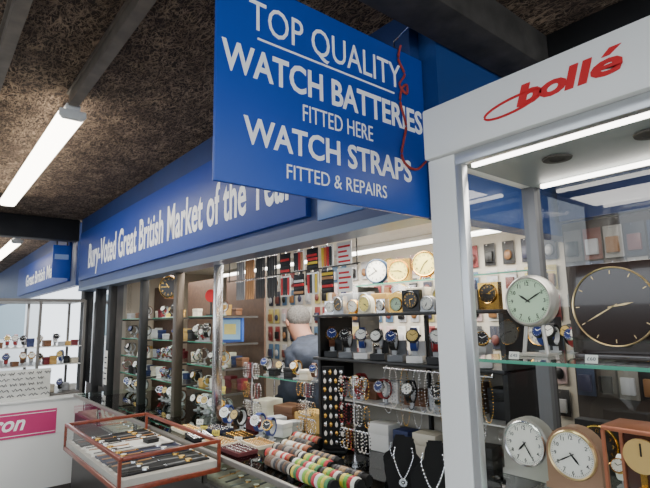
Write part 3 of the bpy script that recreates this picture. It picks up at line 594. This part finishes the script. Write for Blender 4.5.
def bust():
    if 'bust' in TC: return TC['bust']
    g=G(); prof=[(-.055,0),(.055,0),(.062,.03),(.072,.065),(.068,.085),(.045,.10),(.026,.112),(.022,.14),(.024,.165),(-.024,.165),(-.022,.14),(-.026,.112),(-.045,.10),(-.068,.085),(-.072,.065),(-.062,.03)]
    g.prism(prof,-.028,0,Matrix.Rotation(rad(-14),4,'X')@MY((0,0,0)))
    bmesh.ops.bevel(g.bm,geom=list(g.bm.edges),offset=.005,segments=2,affect='EDGES')
    s=G().bx(-.05,.05,-.02,.06,0,.006).bx(-.01,.01,.02,.06,0,.07)
    TC['bust']=[('torso',g.mesh('torso',velvet)),('stand',s.mesh('stand',black))]; return TC['bust']
def neck(m_,pm):
    k=('nk',m_.name,pm.name)
    if k in TC: return TC[k]
    T=Matrix.Rotation(rad(-14),4,'X'); g=G(); pts=[]
    for i in range(25):
        t=i/24*2-1; pts.append(T@Vector((.04*t if abs(t)<.8 else .04*t*(1-(abs(t)-.8)*1.6),-.008,.045+.09*abs(t)**1.5)))
    for p in pts: g.sph(p,.003,6,4)
    g.tubep(pts,.0011,5); p=G(); c=T@Vector((0,-.010,.036)); p.lathe([(.006,-.002),(.013,-.002),(.013,.002),(.006,.002)],Matrix.Translation(c)@Matrix.Rotation(rad(90),4,'X'),16,True); p.sph(c,.005,8,6)
    TC[k]=[('necklace_chain',g.mesh('necklace_chain',m_)),('pendant',p.mesh('pendant',pm))]; return TC[k]
for x,y,s_,m_ in ((-1.44,1.55,.95,chrome),(-1.30,1.43,1.15,chrome),(-1.14,1.40,1.25,chrome),(-1.18,1.58,1.1,gold)):
    place('necklace_bust',bust(),(x,y,.971),'black velvet necklace bust on the counter','necklace bust',rz=.55,sc=s_,group='necklace busts on the counter')
    a=.55; place('necklace',neck(m_,chrome),(x+.030*s_*math.sin(a),y-.030*s_*math.cos(a),.972),'silver necklace with round pendant on a black bust','necklace',rz=a,sc=s_,group='necklaces on busts')
# shelves in left windows
for sx0,sx1 in ((-5.04,-4.36),(-4.22,-3.60),(-3.50,-2.95)):
    for z in (1.14,1.30,1.46,1.64):
        thing('glass_shelf',[('pane',G().quad((sx0,1.56,z),(sx1,1.56,z),(sx1,1.82,z),(sx0,1.82,z)).mesh('pane',glassg)),B('edge',gedge,sx0,sx1,1.554,1.56,z-.006,z),B('bracket',steel,sx0,sx0+.012,1.56,1.82,z-.02,z-.007),B('bracket',steel,sx1-.012,sx1,1.56,1.82,z-.02,z-.007)],((sx0+sx1)/2,1.7,z-.02),'glass display shelf behind the window','shelf')
        nn=int((sx1-sx0-.06)/.08)
        for i in range(nn):
            xx_=sx0+.06+i*.08
            if sx1>-3 and z==1.46 and xx_>-3.22: continue
            q_=R.random()
            if q_<.42: putwatch(xx_,1.61,z+.001,R.uniform(-.2,.7),R.uniform(1.0,1.4),'wristwatches in the window display')
            elif q_<.62: box_at(xx_,1.62,z+.001,R.uniform(-.2,.4),.6,'gift boxes in the window display',1.5)
            elif q_<.74: ticket(xx_,1.60,z+.001,'£%d'%R.choice([15,20,25,30]),1.2,.5,R.choice([tk,tky]))
            if R.random()<.6: box_at(xx_+.02,1.74,z+.001,.2,.6,'gift boxes in the window display',1.9)
    for i in range(6): putwatch(sx0+.06+i*.085,1.62,.971,.4,1.4,'wristwatches in the window display')
    thing('display_backing',[B('panel',mat('backing_brown',(84,62,48),.6,noise=.2),sx0,sx1,1.87,1.885,.97,1.95)],((sx0+sx1)/2,1.88,.97),'warm brown backing panel behind window shelves','panel')
place('wall_clock',clock(.085,'round',oak,dk_,gold,h=.1,ring=gold,t=(10,9)),(-4.12,1.66,1.80),'round dark wall clock with gold ring in the window','clock',rz=.6)
place('red_sign_disc',[('disc',G().cyl((0,-.006,.14),(0,.006,.14),.045,seg=24).mesh('disc',red)),('stem',G().cyl((0,0,0),(0,0,.1),.006).mesh('stem',black)),B('foot',black,-.03,.03,-.02,.02,0,.008)],(-3.22,1.60,1.641),'red round disc display standing on the glass shelf','display disc',rz=.6)
place('picture_box',[B('frame',mat('pic_blue',(50,90,170),.4),-.10,.10,-.012,.012,0,.165,bev=.003),B('picture',mat('pic_lblue',(150,190,220),.5),-.085,.085,-.014,-.012,.015,.15),B('print',mat('pic_yellow',(236,214,120),.5),-.05,.05,-.0155,-.014,.05,.12)],(-3.07,1.68,1.461),'boxed item with blue and yellow print on a glass shelf','boxed product',rz=.4)
def pack(c,c2,box=False):
    k=('pk',c,c2,box)
    if k not in TC:
        pg=G().bx(-.026,.026,-.02,0,-.12,-.05,.004) if box else G().sph((0,-.008,-.085),(.026,.012,.032),12,8)
        TC[k]=[('card',G().bx(-.038,.038,0,.002,-.14,0,.0006).mesh('card',mat('pkc_%d%d%d'%c,c,.5))),('product',pg.mesh('product',mat('pkp_%d%d%d'%c2,c2,.35))),('hook',G().cyl((0,-.03,-.012),(0,.016,-.012),.002,seg=6).mesh('hook',chrome))]
    return TC[k]
pc=[(228,226,220),(60,62,76),(196,180,110),(140,60,60),(90,120,150),(206,180,180),(50,50,52),(190,190,194)]
pcd=[(90,86,82),(40,42,52),(130,124,116),(110,60,50),(60,70,96),(30,30,32),(160,156,150),(76,66,60)]
pp_=[(20,20,22),(180,180,184),(140,100,64),(110,64,60),(60,60,84)]
for r_ in range(6):
    for i in range(26):
        x=-4.2+i*.125; z=2.05-r_*.17
        place('product_pack',pack(pc[(i//2*3+r_)%8],pp_[(i*2+r_)%5],(i+r_)%2==0),(x+R.uniform(-.01,.01),2.735,z),'carded accessory pack hanging on the back wall','product pack',group='carded packs on the back wall')
for r_ in range(5):
    for i in range(16):
        x=-1.0+i*.085; z=1.98-r_*.148
        place('product_pack',pack(pcd[(i*3+r_)%8],pp_[(i+r_)%5],True),(x,2.296,z),'carded accessory pack hanging behind the cabinet','product pack',group='carded packs on the rear board')
thing('pegboard',[B('board',mat('peg_dark',(60,52,48),.7),-1.05,.6,2.312,2.33,0,2.02),B('header_strip',fasblue,-1.05,.6,2.29,2.33,2.03,2.2)],(-.2,2.32,0),'dark pegboard panel with blue header behind the glass cabinet','pegboard')
def strip(x0,x1,y,z,lab,m_=tube2):
    thing('strip_lamp',[B('housing',white,x0,x1,y-.04,y+.04,z+.012,z+.042,bev=.003),('tube',G().cyl((x0+.03,y,z),(x1-.03,y,z),.013).mesh('tube',m_)),B('lamp_holder',white,x0,x0+.03,y-.015,y+.015,z-.015,z+.014),B('lamp_holder',white,x1-.03,x1,y-.015,y+.015,z-.015,z+.014)],((x0+x1)/2,y,z),lab,'ceiling lamp')
strip(-2.9,-1.3,2.5,2.08,'bright fluorescent strip lamp inside the stall')
strip(-4.8,-3.2,2.5,2.08,'bright fluorescent strip lamp inside the stall')
strip(-3.0,-1.3,1.8,2.08,'bright fluorescent strip lamp inside the stall')
def area(loc,sx,sy,e,rot=(0,0,0),c=(1,.96,.88)):
    l=bpy.data.lights.new('area','AREA'); l.shape='RECTANGLE'; l.size=sx; l.size_y=sy; l.energy=e; l.color=c
    o=bpy.data.objects.new('lamp_light',l); COL.objects.link(o); o.location=loc; o.rotation_euler=rot
area((-2.1,1.9,2.05),1.6,.3,36); area((-3.8,1.75,2.05),1.2,.2,13); area((-.3,1.25,1.975),.8,.2,5); area((-.3,1.8,2.2),1,.3,11)
area((-4,.55,2.64),2.3,.1,18); area((-2.4,2.5,2.05),2.0,.15,13)
# ---------- shopkeeper
def person():
    J=[(-2.54,2.26,.93),(-2.60,2.26,1.08),(-2.71,2.25,1.23),(-2.83,2.24,1.34),(-2.94,2.23,1.43),(-3.00,2.22,1.50),(-3.04,2.215,1.58),(-3.03,2.215,1.63)]
    Rr=[.17,.18,.21,.17,.07,.08,.095,.075]
    E=[(i,i+1) for i in range(7)]
    def chainj(st,pts,rs):
        p=st
        for q,r in zip(pts,rs):
            J.append(q); Rr.append(r); E.append((p,len(J)-1)); p=len(J)-1
        return p
    chainj(3,[(-2.82,2.07,1.31),(-2.86,2.05,1.10),(-3.0,2.06,1.02),(-3.07,2.06,1.02)],[.08,.062,.042,.034])
    chainj(3,[(-2.85,2.43,1.31),(-2.92,2.50,1.10),(-3.06,2.42,1.02),(-3.13,2.40,1.02)],[.08,.062,.042,.034])
    chainj(0,[(-2.54,2.16,.83),(-2.58,2.15,.48),(-2.54,2.15,.09),(-2.68,2.15,.05)],[.11,.08,.05,.045])
    chainj(0,[(-2.54,2.36,.83),(-2.52,2.37,.48),(-2.46,2.37,.09),(-2.60,2.37,.05)],[.11,.08,.05,.045])
    return J,Rr,E
def skinned(name,J,Rr,E,m_,root=0):
    me=bpy.data.meshes.new(name); me.from_pydata(J,E,[]); me.materials.append(m_)
    o=bpy.data.objects.new(name,me); COL.objects.link(o)
    sk=o.modifiers.new('s','SKIN'); sk.use_smooth_shade=True
    for i,v in enumerate(me.skin_vertices[0].data): v.radius=(Rr[i],Rr[i]); v.use_root=(i==root)
    ss=o.modifiers.new('u','SUBSURF'); ss.levels=2; ss.render_levels=2
    bpy.context.view_layer.update()
    m2=bpy.data.meshes.new_from_object(o.evaluated_get(bpy.context.evaluated_depsgraph_get())); bpy.data.objects.remove(o)
    m2.name=name
    for p in m2.polygons: p.use_smooth=True
    return m2
J,Rr,E=person()
body=skinned('body',J,Rr,E,skin)
def sub(idx,name,extra,m_):
    mp={k:i for i,k in enumerate(idx)}
    me=skinned(name,[J[i] for i in idx],[Rr[i]+extra for i in idx],[(mp[a],mp[b_]) for a,b_ in E if a in mp and b_ in mp],m_)
    if name=='jacket':
        for v in me.vertices:
            p=v.co; f_=.009*math.sin(p.z*70+p.x*35)+.006*math.sin(p.x*80-p.y*50); v.co=p+v.normal*f_
    return me
jk=sub([0,1,2,3,4,8,9,10,12,13,14],'jacket',.045,jack)
tj=sub([0,16,17,18,20,21,22],'trousers',.018,mat('trousers',(40,42,50),.8))
hc=Vector((-3.037,2.215,1.60)); Th=Matrix.Translation(hc)@Matrix.Rotation(rad(-25),4,'Y')
hg=G(); hg.sph((.030,0,.012),(.086,.094,.088),20,12,Th)
fc=G().cyl(Th@Vector((-.07,0,.01)),Th@Vector((-.105,0,-.02)),.008,.015,10)
face=G().sph((-.018,0,-.014),(.078,.076,.098),20,14,Th)
pr=[('body',body),('jacket',jk,'grey blue jacket'),('trousers',tj),('head',face.mesh('head',skin)),('hair',hg.mesh('hair',hairm),'short grey hair'),('nose',fc.mesh('nose',skin)),('mouth',G().sph((-.088,0,-.055),(.008,.026,.006),10,6,Th).mesh('mouth',mat('lips',(150,86,78),.5)))]
for s_ in (-1,1):
    pr.append(('eye',G().sph((-.085,.032*s_,.006),.011,10,8,Th).mesh('eye',mat('eye_dark',(60,50,44),.3))))
    pr.append(('ear',G().sph((-.01,.088*s_,-.02),(.018,.010,.03),10,8,Th).mesh('ear',skin)))
pr.append(('collar',G().lathe([(.085,-.03),(.092,.0),(.086,.035),(.076,.035),(.080,-.03)],Matrix.Translation((-2.925,2.232,1.41))@Matrix.Rotation(rad(-46),4,'Y'),24,True).mesh('collar',jack)))
def hand(w0,dr):
    hn=G(); w0=Vector(w0); dr=Vector(dr).normalized()
    M=Matrix.Translation(w0+dr*.035)@dr.to_track_quat('X','Z').to_matrix().to_4x4()
    hn.sph((0,0,0),(.05,.04,.017),12,8,M)
    for k,(o_,l) in enumerate(((-.028,.06),(-.01,.072),(.01,.068),(.027,.052))):
        a=M@Vector((.035,o_,0)); b1=M@Vector((.035+l*.55,o_*1.1,-.008)); c1=M@Vector((.035+l*.9,o_*1.1,-.03))
        hn.tubep([a,b1,c1],.0085,8); hn.sph(c1,.0085,8,6)
    hn.tubep([M@Vector((-.01,.03,0)),M@Vector((.02,.06,-.01)),M@Vector((.045,.062,-.02))],.0095,8)
    return hn.mesh('hand',skin)
pr.append(('hand',hand((-3.07,2.06,1.02),(-1,-.05,-.1)))); pr.append(('hand',hand((-3.13,2.40,1.02),(-1,-.1,-.1))))
thing('person',pr,(-2.55,2.26,0),'grey-haired person in a grey blue jacket leaning over behind the counter','person')
# ---------- neighbour stall
X=-5.5
thing('white_counter',[B('body',white,X-.9,X,.45,1.36,0,.88,bev=.006),B('worktop',white,X-.92,X+.02,.43,1.38,.88,.90,bev=.004),B('kick_strip',steel,X-.9,X+.004,.46,1.35,.0,.08)],(X-.4,.9,0),'white painted counter of the neighbouring stall','counter')
pk_=mat('poster_pink',(206,58,120),.5)
thing('pink_poster',[B('sheet',pk_,X+.001,X+.008,.55,1.12,.57,.80),B('border',letw,X+.008,X+.009,.56,1.11,.775,.78),B('border',letw,X+.008,X+.009,.56,1.11,.59,.595),('lettering',txt('ron',.26,.13,MX((X+.008,.60,.64)),letw,.02,.3))],(X+.005,.85,.57),'pink poster with white script lettering on the white counter','poster')
R2=random.Random(4)
pr=[B('board',mat('board_white',(226,226,220),.3),X-.07,X-.052,.50,1.06,.90,1.18,bev=.003)]
for j in range(5):
    y=.63; wl=G()
    while y<1.02:
        l=R2.uniform(.04,.09); wl.tubep([(X-.047,y+t*l/6,1.145-j*.05+.013*math.sin(t*2.4+j)) for t in range(7)],.0034,4); y+=l+.025
    pr.append(('handwriting',wl.mesh('handwriting',mat('marker',(60,60,72),.6))))
thing('price_whiteboard',pr,(X-.06,.84,.90),'whiteboard price list leaning on the white counter','whiteboard')
gx0,gx1,gy0,gy1=X-.85,X-.15,.52,1.36
fm=mat('showcase_alu',(120,116,112),.4,.5)
pr=[]
for a in (gx0,gx1):
    for b_ in (gy0,.95,gy1): pr.append(B('upright',fm,a-.012,a+.012,b_-.012,b_+.012,.90,1.85))
pr+=[B('top_panel',fm,gx0,gx1,gy0,gy1,1.83,1.86),B('base_panel',fm,gx0,gx1,gy0,gy1,.90,.92)]
for z in (1.2,1.38): pr.append(B('shelf',white,gx0+.01,gx1-.01,gy0+.01,gy1-.01,z-.006,z))
thing('glass_showcase',pr,(X-.5,.95,.9),'metal framed showcase with shelves on the neighbouring counter','showcase')
for z in (.921,1.201,1.381):
    for i in range(12):
        if R.random()<.55: box_at(gx1-.1-R.uniform(0,.1),gy0+.05+i*.068,z,R.uniform(-.2,.2),.7,'boxes in the neighbouring showcase',R.uniform(1,2.2))
        else: putwatch(gx1-.1,gy0+.05+i*.068,z,1.3,1.5,'wristwatches in the neighbouring showcase')
area((X-.5,.95,1.79),.5,.5,6,c=(1,1,1))
for i in range(4):
    x=-17.98; y=-3.0+i*1.5
    struct('window_%d'%(n+i),G().bx(x,x+.03,y,y+1.1,1.2,2.6).mesh('w',mat('far_glass',(150,170,180),.2)),'far window')
